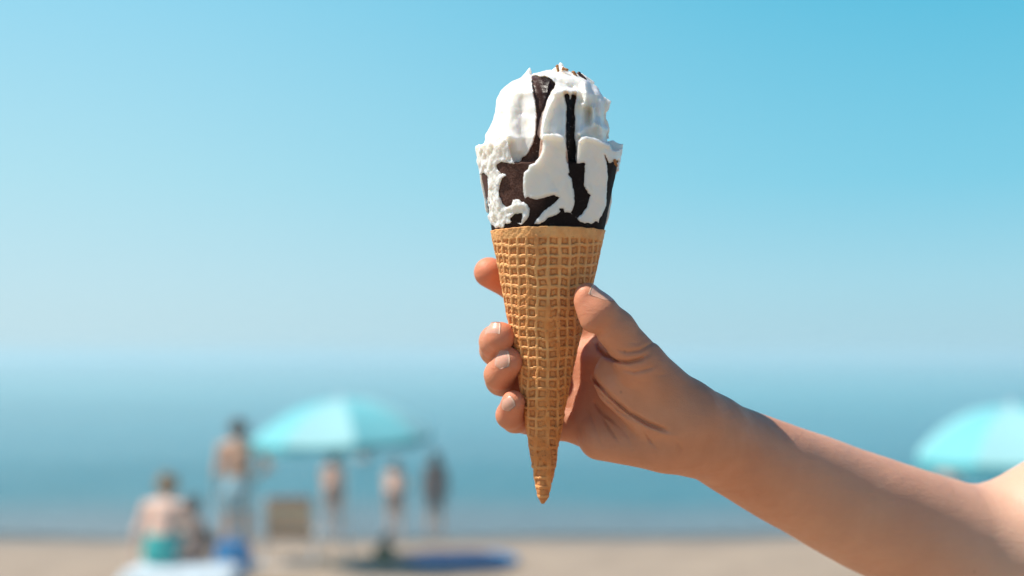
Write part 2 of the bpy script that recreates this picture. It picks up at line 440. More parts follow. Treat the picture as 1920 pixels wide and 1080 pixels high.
SK_TAN = skin_mat('tanned_skin', (0.66, 0.36, 0.22)); SK_PALE = skin_mat('pale_skin', (0.80, 0.52, 0.40)); SK_BROWN = skin_mat('brown_skin', (0.20, 0.10, 0.065))
SK_PINK = skin_mat('pink_skin', (0.74, 0.44, 0.31))
H_DARK = hair_mat('dark_hair', (0.022, 0.014, 0.012)); H_BLOND = hair_mat('blond_hair', (0.26, 0.165, 0.08)); H_BROWN = hair_mat('brown_hair', (0.07, 0.035, 0.02))
def gx(px, y): return (px - 960) / F * y
trunks = lambda lo, hi: (lambda q: np.maximum(np.maximum(lo - q[:, 2], q[:, 2] - hi), np.abs(q[:, 0]) - 0.16))
def suit_sit(q):                                  # swimsuit of a seated figure, low at the back
    top = 0.19 + 0.16 * (q[:, 1] > 0.03)
    return np.maximum(np.maximum(q[:, 2] - top, q[:, 1] - 0.11), np.abs(q[:, 0]) - (0.108))
def suit_stand(q):
    return np.maximum(np.maximum(0.455 - q[:, 2], q[:, 2] - 0.60), np.abs(q[:, 0]) - 0.10)
def wetsuit(q):
    return np.maximum(np.maximum(0.30 - q[:, 2], q[:, 2] - 0.85), np.abs(q[:, 0]) - 0.15)

person('standing adult in pale blue swim shorts, hand on hip, left of the large umbrella', (gx(449, 16.8), 16.8, ground(0, 16.8) - 0.01), math.radians(12), 1.72,
       SK_TAN, H_DARK, cloth_mat('pale_blue_cloth', (0.42, 0.66, 0.74)), 'swim_shorts', trunks(0.37, 0.60), fat=1.0, arms=('down', 'hip'))
person('seated woman in teal swimsuit, light brown hair in a bun, back to us on towel', (gx(308, 15.3), 15.3, ground(0, 15.3) + 0.20), math.radians(-8), 1.74,
       SK_PALE, H_BLOND, cloth_mat('teal_cloth', (0.0, 0.37, 0.36)), 'swimsuit', suit_sit, pose='sit', hair='bun', arms=('ground', 'knee'), fat=1.12)
person('dark haired brown skinned person seated on the sand just right of the woman in teal', (gx(352, 16.4), 16.4, ground(0, 16.4)), math.radians(-25), 1.5,
       SK_BROWN, H_DARK, cloth_mat('brown_cloth', (0.12, 0.07, 0.05)), 'swimsuit', suit_sit, pose='sit', arms='knee')
grp = 'children standing at the water edge'
person('child at the water edge in greyish brown swimwear, nearest the striped chair', (gx(627, 19.9), 19.9, -0.02), 0.1, 1.10, SK_PINK, H_DARK,
       cloth_mat('taupe_cloth', (0.16, 0.12, 0.10)), 'swimwear', suit_stand, child=True, fat=1.4, arms='front', group=grp)
person('pale backed child at the water edge, middle one of the three', (gx(742, 19.3), 19.3, -0.01), -0.15, 1.05, SK_PALE, H_BROWN,
       cloth_mat('dark_brown_cloth', (0.09, 0.055, 0.045)), 'swimwear', suit_stand, child=True, fat=1.4, arms='front', group=grp)
person('child with long dark hair in dark wetsuit at the water edge, nearest the cone', (gx(817, 19.8), 19.8, -0.02), 0.0, 1.13, SK_TAN, hair_mat('blue_black_hair', (0.006, 0.02, 0.026)),
       cloth_mat('wetsuit_cloth', (0.13, 0.09, 0.085), 0.5), 'wetsuit', wetsuit, child=True, hair='long', group=grp)
person('swimmer far out with only head and shoulders above water, below the large umbrella', (gx(687, 33.5), 33.5, -1.36), 0.3, 1.70, SK_PINK, H_BROWN,
       cloth_mat('plum_cloth', (0.2, 0.08, 0.1)), 'swimwear', trunks(0.45, 0.8), pose='swim', group='swimmers in the sea', voxel=0.012)
person('swimmer just above the forearm, below the umbrella at the right edge', (gx(1775, 27.5), 27.5, -1.22), -0.3, 1.70, SK_PINK, H_BROWN,
       cloth_mat('grey_cloth', (0.3, 0.28, 0.3)), 'swimwear', trunks(0.45, 0.8), pose='swim', group='swimmers in the sea', voxel=0.012)

# ================================================================== UMBRELLAS
def tube(pts, rs, n=8):
    V, Q = [], []
    pts = [Vector(p) for p in pts]
    for i, p in enumerate(pts):
        d = (pts[min(i + 1, len(pts) - 1)] - pts[max(i - 1, 0)]).normalized()
        a = d.orthogonal().normalized(); b = d.cross(a)
        if i and (a0.dot(a) < 0): a = -a; b = -b
        a0 = a
        for k in range(n):
            t_ = 2 * math.pi * k / n; V.append(p + (a * math.cos(t_) + b * math.sin(t_)) * rs[i])
    for i in range(len(pts) - 1):
        for k in range(n): Q.append((i * n + k, i * n + (k + 1) % n, (i + 1) * n + (k + 1) % n, (i + 1) * n + k))
    Q.append(tuple(range(n))[::-1]); Q.append(tuple(range(len(V) - n, len(V))))
    return [tuple(v) for v in V], Q
def box(lo, hi):
    (a, b, c), (d, e, f) = lo, hi
    return [(a, b, c), (d, b, c), (d, e, c), (a, e, c), (a, b, f), (d, b, f), (d, e, f), (a, e, f)], [(0, 3, 2, 1), (4, 5, 6, 7), (0, 1, 5, 4), (1, 2, 6, 5), (2, 3, 7, 6), (3, 0, 4, 7)]
MW = Mat('white_metal', (0.75, 0.75, 0.76), 0.35); MS = Mat('steel', (0.6, 0.6, 0.6), 0.3, Metallic=0.9)
def canopy_mat(name, c):
    m = Mat(name, c, 0.7)
    m.base(m.mix(m.noise(3, 2), c, tuple(v * 0.9 for v in c)))
    tr = m.n('ShaderNodeBsdfTranslucent'); tr.inputs[0].default_value = (*c, 1)
    mx = m.n('ShaderNodeMixShader'); mx.inputs[0].default_value = 0.25
    o_ = [n_ for n_ in m.t.nodes if n_.type == 'OUTPUT_MATERIAL'][0]
    m.l(m.b.outputs[0], mx.inputs[1]); m.l(tr.outputs[0], mx.inputs[2]); m.l(mx.outputs[0], o_.inputs[0]); return m
C1 = canopy_mat('aqua_canvas', (0.20, 0.64, 0.69)); C2 = canopy_mat('white_canvas', (0.38, 0.73, 0.76))
C3 = canopy_mat('teal_canvas', (0.06, 0.42, 0.48))
def umbrella(loc, rad, top, drop, label, rotz, two_tone=True, group='beach umbrellas'):
    root = empty('beach_umbrella', loc, label, 'umbrella', group); root.rotation_euler = (math.radians(1.5), math.radians(-3), rotz)
    V, Q = tube([(0, 0, -0.25), (0, 0, top - 0.02)], [0.019, 0.016], 12); link('pole', mesh('pole', V, Q), MW, root)
    V, Q = tube([(0, 0, top - 0.03), (0, 0, top + 0.02), (0, 0, top + 0.06)], [0.03, 0.028, 0.006], 10); link('finial', mesh('finial', V, Q), MW, root)
    n = 8; R = 12
    prof = lambda s: top - drop * (s ** 2.3)
    for g in range(n):
        a0, a1 = 2 * math.pi * g / n, 2 * math.pi * (g + 1) / n
        V, Q = [], []
        for th in (0.0, -0.003):
            for i in range(R + 1):
                s = i / R
                for j in range(7):
                    t_ = j / 6; 
                    p0 = Vector((math.cos(a0), math.sin(a0), 0)); p1 = Vector((math.cos(a1), math.sin(a1), 0))
                    q = (p0.lerp(p1, t_)) * rad * s
                    sag = -0.02 * math.sin(math.pi * t_) * s
                    V.append((q.x, q.y, prof(s) + sag + th))
        m_ = (R + 1) * 7
        for i in range(R):
            for j in range(6):
                a = i * 7 + j; Q.append((a, a + 7, a + 8, a + 1)); Q.append((m_ + a, m_ + a + 1, m_ + a + 8, m_ + a + 7))
        # hanging valance
        edge_ = [V[R * 7 + i] for i in range(7)]
        link('canopy_panel', mesh('canopy_panel', V, Q), C2 if (two_tone and g % 2) else C1, root)
        V, Q = [], []; b = 0
        for i in range(7):
            x, y, z = edge_[i]; zz = 0.09 + 0.015 * math.cos(i / 6 * 2 * math.pi)
            V += [(x, y, z), (x * 1.004, y * 1.004, z - zz)]
        for i in range(6): Q.append((b + 2 * i, b + 2 * i + 1, b + 2 * i + 3, b + 2 * i + 2))
        link('valance', mesh('valance', V, Q), C3, root)
        V, Q = tube([(math.cos(a0) * rad * s, math.sin(a0) * rad * s, prof(s) - 0.012) for s in np.linspace(0.02, 1.0, 8)], [0.004] * 8, 6)
        link('rib', mesh('rib', V, Q), MS, root)
        V, Q = tube([(0.02 * math.cos(a0), 0.02 * math.sin(a0), top - drop - 0.12), (math.cos(a0) * rad * 0.5, math.sin(a0) * rad * 0.5, prof(0.5) - 0.015)], [0.004, 0.004], 6)
        link('stretcher', mesh('stretcher', V, Q), MS, root)
umbrella((gx(655, 16.7), 16.7, ground(0, 16.7)), 1.06, 1.93, 0.43, 'large white and aqua beach umbrella on the sand above the striped chair', 0.25)
umbrella((gx(1905, 15.2), 15.2, ground(0, 15.2)), 1.06, 1.90, 0.50, 'pale aqua beach umbrella cut off by the right edge of the picture', 0.1)

# ================================================================== BEACH THINGS
def chair(loc, rotz, label):
    root = empty('beach_chair', loc, label, 'chair'); root.rotation_euler = (0, 0, rotz); root.scale = (1.1, 1.1, 1.3)
    for s in (-1, 1):
        V, Q = tube([(s * 0.25, -0.16, 0.60), (s * 0.25, -0.05, 0.26), (s * 0.25, 0.20, 0.02)], [0.012] * 3); link('side_frame', mesh('side_frame', V, Q), MW, root)
        V, Q = tube([(s * 0.27, 0.46, 0.26), (s * 0.27, 0.10, 0.22), (s * 0.27, -0.30, 0.015)], [0.012] * 3); link('leg', mesh('leg', V, Q), MW, root)
        V, Q = box((s * 0.27 - 0.025, -0.12, 0.40), (s * 0.27 + 0.025, 0.26, 0.42)); link('armrest', mesh('armrest', V, Q), MW, root, smooth=False)
    V, Q = tube([(-0.27, -0.30, 0.015), (0.27, -0.30, 0.015)], [0.012] * 2); link('crossbar', mesh('crossbar', V, Q), MW, root)
    cols = [(0.26, 0.09, 0.06), (0.20, 0.14, 0.09), (0.30, 0.25, 0.15), (0.62, 0.22, 0.10), (0.24, 0.18, 0.12), (0.22, 0.17, 0.11), (0.62, 0.20, 0.09), (0.16, 0.12, 0.08)]
    mats = [cloth_mat('stripe_cloth', tuple(min(0.9, v * 2.3) for v in c_)) for c_ in cols]
    for k in range(8):                          # the striped sling, band by band
        z0, z1 = 0.60 - k * 0.045, 0.60 - (k + 1) * 0.045 + 0.002
        y0, y1 = np.interp([z0, z1], [0.26, 0.60], [-0.05, -0.16])
        V, Q = [], []
        for yy in (0, 0.006):
            for i in range(9):
                x = -0.245 + 0.49 * i / 8; sg = 0.02 * math.sin(math.pi * i / 8)
                V += [(x, y0 + yy + sg, z0), (x, y1 + yy + sg, z1)]
        for i in range(8):
            Q.append((2 * i, 2 * i + 1, 2 * i + 3, 2 * i + 2)); Q.append((18 + 2 * i, 18 + 2 * i + 2, 18 + 2 * i + 3, 18 + 2 * i + 1))
        link('sling_stripe', mesh('sling_stripe', V, Q), mats[k], root)
    V, Q = [], []
    for yy in (0, 0.006):
        for i in range(9):
            for j in range(7):
                t_ = j / 6; V.append((-0.245 + 0.49 * i / 8, -0.02 + 0.46 * t_, 0.24 - 0.05 * math.sin(math.pi * t_) + 0.02 * t_ - yy))
    for L in (0, 63):
        for i in range(8):
            for j in range(6):
                a = L + i * 7 + j; Q.append((a, a + 1, a + 8, a + 7))
    link('seat', mesh('seat', V, Q), mats[4], root)
    return root
chair((gx(546, 16.9), 16.9, ground(0, 16.9) + 0.005), 0.06, 'low beach chair with brown and orange striped back and white frame')

def cloth_sheet(name, w_, d_, h0, mat, label, cat, loc, rotz, drape=0.0, seed=1, th=0.012, oval=False):
    nx_, ny_ = 40, 28; V = []
    u = np.linspace(-1, 1, nx_); v = np.linspace(-1, 1, ny_); U, W = np.meshgrid(u, v)
    if oval:
        k = np.sqrt(1 - 0.42 * W ** 2); k2 = np.sqrt(1 - 0.42 * U ** 2); X_, Y_ = U * k * w_ / 2, W * k2 * d_ / 2
    else: X_, Y_ = U * w_ / 2, W * d_ / 2
    Zt = h0 + 0.012 * pnoise(np.stack([X_.ravel(), Y_.ravel(), 0 * X_.ravel()], -1) * 2.2, seed).reshape(X_.shape)
    if drape:
        e1 = np.maximum(np.abs(U) - 0.8, 0) / 0.2; e2 = np.maximum(np.abs(W) - 0.75, 0) / 0.25
        Zt = Zt - drape * np.clip(np.maximum(e1, e2), 0, 1) ** 1.2
    top = np.stack([X_.ravel(), Y_.ravel(), Zt.ravel()], -1); bot = top - [0, 0, th]
    ii = np.arange(nx_ * ny_).reshape(ny_, nx_); N = nx_ * ny_
    Q = [np.stack([ii[:-1, :-1], ii[:-1, 1:], ii[1:, 1:], ii[1:, :-1]], -1).reshape(-1, 4)]
    Q.append(Q[0][:, ::-1] + N)
    for ln in (ii[0], ii[:, -1], ii[-1][::-1], ii[:, 0][::-1]):
        Q.append(np.stack([ln[:-1], ln[:-1] + N, ln[1:] + N, ln[1:]], -1))
    o = link(name, mesh(name, np.concatenate([top, bot]), np.concatenate(Q)), mat)
    o.location = loc; o.rotation_euler = (0, 0, rotz); return tag(o, label, cat)
root = empty('sun_lounger', (gx(345, 15.2), 15.2, ground(0, 15.2)), 'low white sun lounger almost hidden under the white towel', 'lounger')
V, Q = box((-0.56, -0.33, 0.13), (0.56, 0.33, 0.17)); link('bed', mesh('bed', V, Q), MW, root, smooth=False)
for sx_ in (-0.5, 0.5):
    for sy_ in (-0.28, 0.28):
        V, Q = tube([(sx_, sy_, -0.02), (sx_, sy_, 0.13)], [0.02, 0.02]); link('leg', mesh('leg', V, Q), MW, root)
cloth_sheet('towel', 1.22, 0.76, 0.20, cloth_mat('white_towel', (0.62, 0.74, 0.80)), 'white towel spread over the low lounger beneath the woman in teal', 'towel', (gx(345, 15.2), 15.2, ground(0, 15.2)), 0.0, drape=0.13, seed=5)
NAVY = cloth_mat('navy_cloth', (0.0, 0.22, 0.48))
cloth_sheet('beach_mat', 1.34, 1.15, 0.05, NAVY, 'round navy blue beach mat lying on the sand to the left of the cone tip', 'mat', (gx(866, 17.0), 17.0, ground(0, 17.0)), 0.05, seed=8, th=0.04, oval=True)
# a rolled blue towel end on the mat, a soft blue bag, a green bag, a steel bottle added for its glint
def blob(name, f, lo, hi, h, mat, label=None, cat=None, loc=(0, 0, 0), parent=None):
    V, Q = isosurface(f, lo, hi, h); o = link(name, mesh(name, V, Q), mat, parent)
    o.location = loc
    if label: tag(o, label, cat)
    return o
def sack(rx, ry, hgt, seed, neck):
    def f(P):
        z = P[:, 2] / hgt; k = np.interp(z, [0, 0.15, 0.5, 0.85, 1.0], [0.92, 1.05, 1.0, 0.75 if neck else 0.9, 0.45 if neck else 0.85])
        r = np.sqrt((P[:, 0] / rx) ** 2 + (P[:, 1] / ry) ** 2)
        a = np.arctan2(P[:, 1], P[:, 0])
        d = (r - k - 0.05 * np.sin(a * 7 + 3 * z) * z - 0.05 * pnoise(P * 4, seed)) * min(rx, ry)
        return np.maximum(d, np.abs(P[:, 2] - hgt / 2) - hgt / 2)
    return f
root = empty('beach_bag', (gx(440, 16.0), 16.0, ground(0, 16.0)), 'bright blue soft beach bag standing in front of the man in pale shorts', 'bag')
blob('bag_body', sack(0.205, 0.13, 0.35, 3, False), (-0.27, -0.2, -0.02), (0.27, 0.2, 0.38), 0.01, cloth_mat('blue_cloth', (0.0, 0.24, 0.58)), parent=root)
for s in (-1, 1):
    V, Q = tube([(-0.08, s * 0.07, 0.33), (-0.06, s * 0.09, 0.41), (0.0, s * 0.10, 0.44), (0.06, s * 0.09, 0.41), (0.08, s * 0.07, 0.33)], [0.009] * 5); link('handle', mesh('handle', V, Q), NAVY, root)
root = empty('beach_bag', (gx(722, 16.9), 16.9, ground(0, 16.9)), 'small dark green beach bag with a brown towel poking out, left of the navy mat', 'bag')
blob('bag_body', sack(0.135, 0.10, 0.19, 6, False), (-0.2, -0.16, -0.02), (0.2, 0.16, 0.22), 0.008, cloth_mat('green_cloth', (0.035, 0.09, 0.02)), parent=root)
blob('towel_roll', lambda P: smin(Cap((-0.02, 0, 0.12), (0.05, 0.0, 0.33), 0.06, 0.05)(P), Cap((0.03, 0.02, 0.12), (0.0, 0.03, 0.27), 0.05, 0.045)(P), 0.02) + 0.006 * np.sin(P[:, 2] * 90), (-0.15, -0.12, 0.02), (0.18, 0.16, 0.42), 0.008, cloth_mat('brown_towel', (0.20, 0.10, 0.055)), parent=root)
root = empty('glint_bottle', (gx(487, 15.9), 15.9, ground(0, 15.9)), 'small steel bottle added on the sand for a sun glint, right of the blue bag', 'bottle')
V, Q = tube([(0, 0, 0), (0, 0, 0.004), (0, 0, 0.12), (0, 0, 0.15), (0, 0, 0.165)], [0.030, 0.034, 0.034, 0.020, 0.019], 24); link('bottle_body', mesh('bottle_body', V, Q), Mat('polished_steel', (0.8, 0.8, 0.8), 0.12, Metallic=1.0), root)
V, Q = tube([(0, 0, 0.165), (0, 0, 0.19), (0, 0, 0.195)], [0.022, 0.022, 0.018], 20); link('cap', mesh('cap', V, Q), Mat('grey_plastic', (0.4, 0.4, 0.4), 0.4), root)

# ================================================================== ICE CREAM CONE
# local pixels of the photograph: u = px, v = py, d = depth towards the camera in pixels; leaning a little towards us at the top
AX0, AY0 = 1017.5, 945.0                          # tip
LEAN = 0.06
def cone_local(u, v, d):                          # -> camera space cm
    d = d + (690 - v) * LEAN
    y = D0 - d * S
    return np.stack([(u - 960) * S, y, (540 - v) * S], -1)
def axis_u(v): return np.interp(v, [120, 280, 435, 945], [1040, 1028.5, 1027, 1017.5])
def cone_R(v): return np.interp(v, [270, 430, 700, 880, 935, 946], [139.5, 109.5, 53.5, 22.5, 11.5, 3.5])
cone = empty('ice_cream_cone', tuple(to_world(cone_local(np.array([1017.5]), np.array([945.0]), np.array([0.0])))[0]),
             'vanilla ice cream cone with dark chocolate streaks held up by the hand', 'ice cream')
COFF = np.array(cone.location)

# --- waffle: baked grid of ridges wrapped round the cone
NT, NV = 760, 760
vv = np.concatenate([np.linspace(430, 946, NV)])
th = np.linspace(-math.pi, math.pi, NT, endpoint=False)
TH, VV = np.meshgrid(th, vv)
Rb = cone_R(VV)
rimw = 4.5 * np.sin(TH) ** 2 + 0.9 * pnoise(np.stack([np.cos(TH).ravel() * 5, np.sin(TH).ravel() * 5, 0 * TH.ravel()], -1), 77, 3).reshape(TH.shape)
VV = VV + rimw * np.clip((520 - VV) / 90, 0, 1)
slant = (946 - VV) * 1.022
al = math.sin(math.atan(0.207))
ang = TH * al
Xs = slant * np.sin(ang) + 10 + 0.02 * slant; Ys = slant * np.cos(ang) ** 0.35
PT = 19.1
wobx = 2.1 * pnoise(np.stack([Xs.ravel() / 120, Ys.ravel() / 120, 0 * Xs.ravel()], -1), 11).reshape(Xs.shape)
wobx = wobx + 0.9 * pnoise(np.stack([Xs.ravel() / 45, Ys.ravel() / 45, 0 * Xs.ravel() + 9], -1), 15, 2).reshape(Xs.shape)
wear = pnoise(np.stack([Xs.ravel() / 50, Ys.ravel() / 50, 0 * Xs.ravel() + 3], -1), 12).reshape(Xs.shape)
fine = pnoise(np.stack([Xs.ravel() / 9, Ys.ravel() / 9, TH.ravel()], -1), 13, 3).reshape(Xs.shape)
gxp = (Xs + wobx) / PT; gyp = (Ys + 1.1 * np.sin(np.round(gxp) * 2.3 + Ys / 60) + 0.6 * wobx + 4) / PT
fx = np.abs(gxp - np.round(gxp)) * PT; fy = np.abs(gyp - np.round(gyp)) * PT      # distance to the nearest ridge
sst = lambda a, b, x: (lambda t_: t_ * t_ * (3 - 2 * t_))(np.clip((x - a) / (b - a), 0, 1))
rw = 2.6 + 0.7 * wear
ridge = 1 - sst(rw - 0.9, rw + 2.2, np.minimum(fx, fy))
pillow = sst(4.2, 7.0, fx) * sst(4.2, 7.0, fy) * 0.62                        # little raised middle of every cell
pit = 3.9
hgt = np.maximum(ridge, pillow * (0.75 + 0.3 * wear))
low = np.clip((VV - 560) / 300, 0, 1)
smear = np.clip(0.5 * wear + 0.45 * low - 0.1 + 0.25 * np.exp(-(TH / 0.25) ** 2) * sst(540, 600, VV), 0, 0.75)
hgt = hgt * (1 - smear) + 0.72 * smear
band_edge = 450 + 7 * (np.abs(TH) / (math.pi / 2)) ** 2 * (np.abs(TH) < math.pi) + 1.2 * fine
bandm = 1 - sst(-1.5, 2.0, VV - band_edge)
hgt = np.maximum(hgt, bandm * 0.95)
disp = (hgt - 1) * pit * np.clip((945 - VV) / 60, 0, 1) + 0.45 * fine + 0.9 * wear
# smeared, over-baked ridge down the middle where the wafer overlaps itself, and its folded end near the tip
seam_th = np.interp(VV, [424, 560, 700, 860, 946], [0.06, 0.0, -0.15, -0.35, -0.6])
dse = (TH - seam_th) * Rb
disp += 1.5 * np.exp(-(dse / 7) ** 2) * (1 - 0.3 * fine) * sst(540, 580, VV)
disp += 2.2 * sst(-2, 2, dse) * sst(840, 870, VV) * (TH < 2.0)
pts = rng.rand(60, 2); 
for a, b in pts:                                   # crumbs and blisters
    t0, v0 = -1.5 + 3.0 * a, 560 + 330 * b
    disp += (1.8 if rng.rand() < 0.7 else -3.5) * np.exp(-(((TH - t0) * Rb) ** 2 + (VV - v0) ** 2) / (2.2 ** 2))
R_ = Rb * (1 + 0.055 * np.clip(1 - np.abs(TH - 0.04) / 0.62, 0, 1)) + disp - 1.0
out_wob = 1.0 + 0.012 * np.cos(2 * TH + 0.6)
U = axis_u(VV) + R_ * out_wob * np.sin(TH); Dp = R_ * out_wob * np.cos(TH)
Pc = to_world(cone_local(U.ravel(), VV.ravel(), Dp.ravel())) - COFF
ii = np.arange(NV * NT).reshape(NV, NT); i2 = np.roll(ii, -1, axis=1)
Q = np.stack([ii[:-1], i2[:-1], i2[1:], ii[1:]], -1).reshape(-1, 4)[:, ::-1]
# inner wall of the rim and closed tip
inner = []
for dv, dr in ((-1.0, -2.0), (0.5, -5.0), (12, -8.0)):
    vv_ = VV[0] + dv; rr = cone_R(430) + dr
    inner.append(to_world(cone_local(axis_u(430) + rr * np.sin(th), vv_, rr * np.cos(th))) - COFF)
tipp = to_world(cone_local(np.array([1017.5]), np.array([947.5]), np.array([0.0]))) - COFF
V = np.concatenate([Pc] + inner + [tipp]); N0 = NV * NT
Qs = [Q]; prev = ii[0]
for k in range(3):
    cur = N0 + k * NT + np.arange(NT); Qs.append(np.stack([prev, np.roll(prev, -1), np.roll(cur, -1), cur], -1)); prev = cur
tip_i = len(V) - 1
Qs.append(np.stack([ii[-1], np.roll(ii[-1], -1), np.full(NT, tip_i), np.full(NT, tip_i)], -1)[:, ::-1])
faces = np.concatenate(Qs)
tri = faces[:, 0] == faces[:, 1]
me = mesh('waffle_cone', V, np.concatenate(Qs[:-1]))
att = np.zeros(len(V)); att[:N0] = hgt.ravel()
setattrib(me, 'ridge', att)
att = np.zeros(len(V)); att[:N0] = (0.45 * sst(500, 720, VV) + 0.45 * wear + 0.2 * low + 0.25 * sst(0.0, 0.5, TH) * (TH < 2)).ravel(); setattrib(me, 'baked_shade', att)  # browner baking low down, plus shade painted into the right half
m = Mat('waffle', rough=0.62)
n_f = m.noise(900, 4, 0.7); n_m = m.noise(160, 4, 0.6)
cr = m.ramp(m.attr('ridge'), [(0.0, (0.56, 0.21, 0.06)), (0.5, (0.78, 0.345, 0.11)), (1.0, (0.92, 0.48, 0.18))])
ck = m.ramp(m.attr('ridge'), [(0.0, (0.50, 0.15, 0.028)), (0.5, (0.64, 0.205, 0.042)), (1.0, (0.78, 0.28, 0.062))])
c = m.mix(m.math('MULTIPLY', m.attr('baked_shade'), 1.0), cr, ck)
c = m.mix(m.ramp(n_m, [(0.35, (0, 0, 0)), (0.75, (1, 1, 1))]), c, m.mix(0.45, c, (0.34, 0.115, 0.030)))
c = m.mix(m.ramp(m.voronoi(420), [(0.05, (1, 1, 1)), (0.16, (0, 0, 0))]), c, m.mix(0.5, c, (0.12, 0.04, 0.012)))
m.base(c)
m.b.inputs['Subsurface Weight'].default_value = 0.12; m.b.inputs['Subsurface Scale'].default_value = 0.002
m.b.inputs['Subsurface Radius'].default_value = (1, 0.5, 0.2)
m.bump(n_f, 0.5, 0.0006); m.bump(n_m, 0.4, 0.0008)
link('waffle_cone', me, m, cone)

# --- chocolate and cream: traced streaks, real relief
CH = {
 'left': [(998,140),(1010,144),(1022,144),(1034,149),(1041,158),(1038,168),(1030,180),(1023,195),(1018,210),(1015,225),(1013,245),(1012,258),(1017,265),(1017,280),(1012,292),(1002,304),(991,308),(988,316),(981,324),(979,335),(980,352),(981,366),(983,376),(980,379),(976,374),(970,373),(960,374),(957,384),(950,387),(943,380),(938,368),(936,358),(939,345),(942,335),(950,331),(950,325),(940,323),(934,316),(933,309),(940,305),(955,308),(972,308),(978,303),(980,297),(990,288),(994,280),(1000,268),(1003,255),(1005,235),(1006,215),(1004,195),(1000,170),(998,150)],
 'mid': [(985,372),(990,369),(993,373),(1000,374),(1010,374),(1020,372),(1030,368),(1040,367),(1047,371),(1044,376),(1038,380),(1030,386),(1022,393),(1013,402),(1005,411),(1001,420),(1001,432),(975,432),(978,424),(988,413),(993,405),(995,392),(990,384),(984,379)],
 'band': [(900,420),(916,416),(921,424),(930,429),(945,427),(948,420),(955,421),(960,417),(976,423),(985,418),(1001,420),(1007,423),(1013,421),(1020,417),(1030,409),(1042,404),(1052,398),(1050,392),(1056,391),(1058,398),(1070,401),(1080,409),(1087,417),(1100,419),(1108,421),(1117,416),(1123,420),(1136,405),(1160,400),(1160,460),(900,460)],
 'groove': [(1056,172),(1065,172),(1066,184),(1068.5,191),(1072,183),(1074,172),(1080,172),(1078,200),(1077,240),(1077,260),(1080,275),(1079,290),(1077,306),(1085,308),(1095,306),(1094,330),(1094,350),(1100,358),(1107,366),(1104,375),(1098,388),(1090,400),(1083,407),(1078,404),(1071,398),(1075,391),(1079,378),(1079,365),(1075,350),(1072,335),(1066,328),(1065,325),(1069,325),(1070,315),(1066,306),(1063,305),(1061,285),(1062,260),(1063,230),(1062,195)],
 'right': [(1133.5,291),(1139,308),(1141,330),(1140,360),(1137,385),(1132,400),(1124,415),(1120,430),(1138,430),(1143,400),(1148,370),(1152,345),(1154,322),(1158,301),(1148,304),(1141,308),(1137,300)],
 'edge': [(900,331),(907,326),(914,332),(913,345),(914,365),(914,385),(917,398),(914,403),(908,387),(904,365),(901,345)],
 'spot': [(957,409),(965,404),(977,401),(978,408),(976,418),(965,418),(958,413)],
}
def choc_sdf(u, v, jag=True):
    if jag:
        q = np.stack([u / 14, v / 14, 0 * u], -1); n_ = pnoise(q, 21, 3)
        u = u + 1.3 * n_; v = v + 1.3 * pnoise(q + 7.3, 22, 3)
    d = np.full(len(u), 1e3)
    for p in CH.values():
        mn = np.min(p, 0) - 14; mx = np.max(p, 0) + 14
        s_ = (u > mn[0]) & (u < mx[0]) & (v > mn[1]) & (v < mx[1])
        if s_.any(): d[s_] = np.minimum(d[s_], polysdf(u[s_], v[s_], p))
    return d
VTOP = [(880,276),(890,274),(905,272),(918,266),(930,270),(942,260),(952,266),(957,290),(962,303),(976,322),(981,311),(1003,304),(1010,297),(1013,264),(1018,252),(1035,251),(1050,254),(1058,258),(1064,285),(1067,324),(1080,324),(1084,266),(1090,258),(1100,256),(1112,259),(1130,267),(1143,269),(1148,282),(1155,284),(1167,276),(1180,279)]
def dome_R(v, side):                                # side -1 left .. 1 right
    L = np.interp(v, [136, 146, 152, 160, 175, 190, 227, 253, 272, 300, 440], [8, 42, 62, 78, 93, 101, 106, 116, 120, 112, 92])
    Rr = np.interp(v, [136, 146, 152, 160, 170, 190, 227, 253, 272, 300, 440], [8, 36, 52, 64, 76, 92, 98, 104, 108, 108, 92])
    t_ = 0.5 + 0.5 * side; return L * (1 - t_) + Rr * t_
def gauss_line(u, v, pts, h_, w_):
    out_ = np.zeros(len(u)); a = np.array(pts); mn = a.min(0) - 3 * w_; mx = a.max(0) + 3 * w_
    s_ = (u > mn[0]) & (u < mx[0]) & (v > mn[1]) & (v < mx[1])
    if s_.any(): out_[s_] = h_ * np.exp(-(polydist(u[s_], v[s_], pts) / w_) ** 2)
    return out_
def tent_line(u, v, pts, h_, w_):
    out_ = np.zeros(len(u)); a = np.array(pts); mn = a.min(0) - w_; mx = a.max(0) + w_
    s_ = (u > mn[0]) & (u < mx[0]) & (v > mn[1]) & (v < mx[1])
    if s_.any():
        q = np.clip(1 - polydist(u[s_], v[s_], pts) / w_, 0, 1); out_[s_] = h_ * q
    return out_
PEAKS = [((1050,162,26),(1049,127,26),19,1.8), ((1036,150,28),(1050,131,26),9,4), ((984,172,24),(993,135,18),19,1.8), ((1118,208,20),(1146,187,8),17,2.0), ((1046,168,62),(1078,171,60),10,8.5),((1080,160,50),(1098,190,66),12,6),
         ((1054,143,34),(1078,152,34),7,6), ((1085,158,0),(1116,170,0),16,9), ((1130,205,8),(1141,255,4),12,9), ((1002,152,-6),(1030,144,-4),12,9), ((950,200,20),(937,196,10),15,6), ((932,262,8),(917,258,4),12,7), ((1066,148,10),(1092,154,6),9,4)]
UV0 = 1028.0
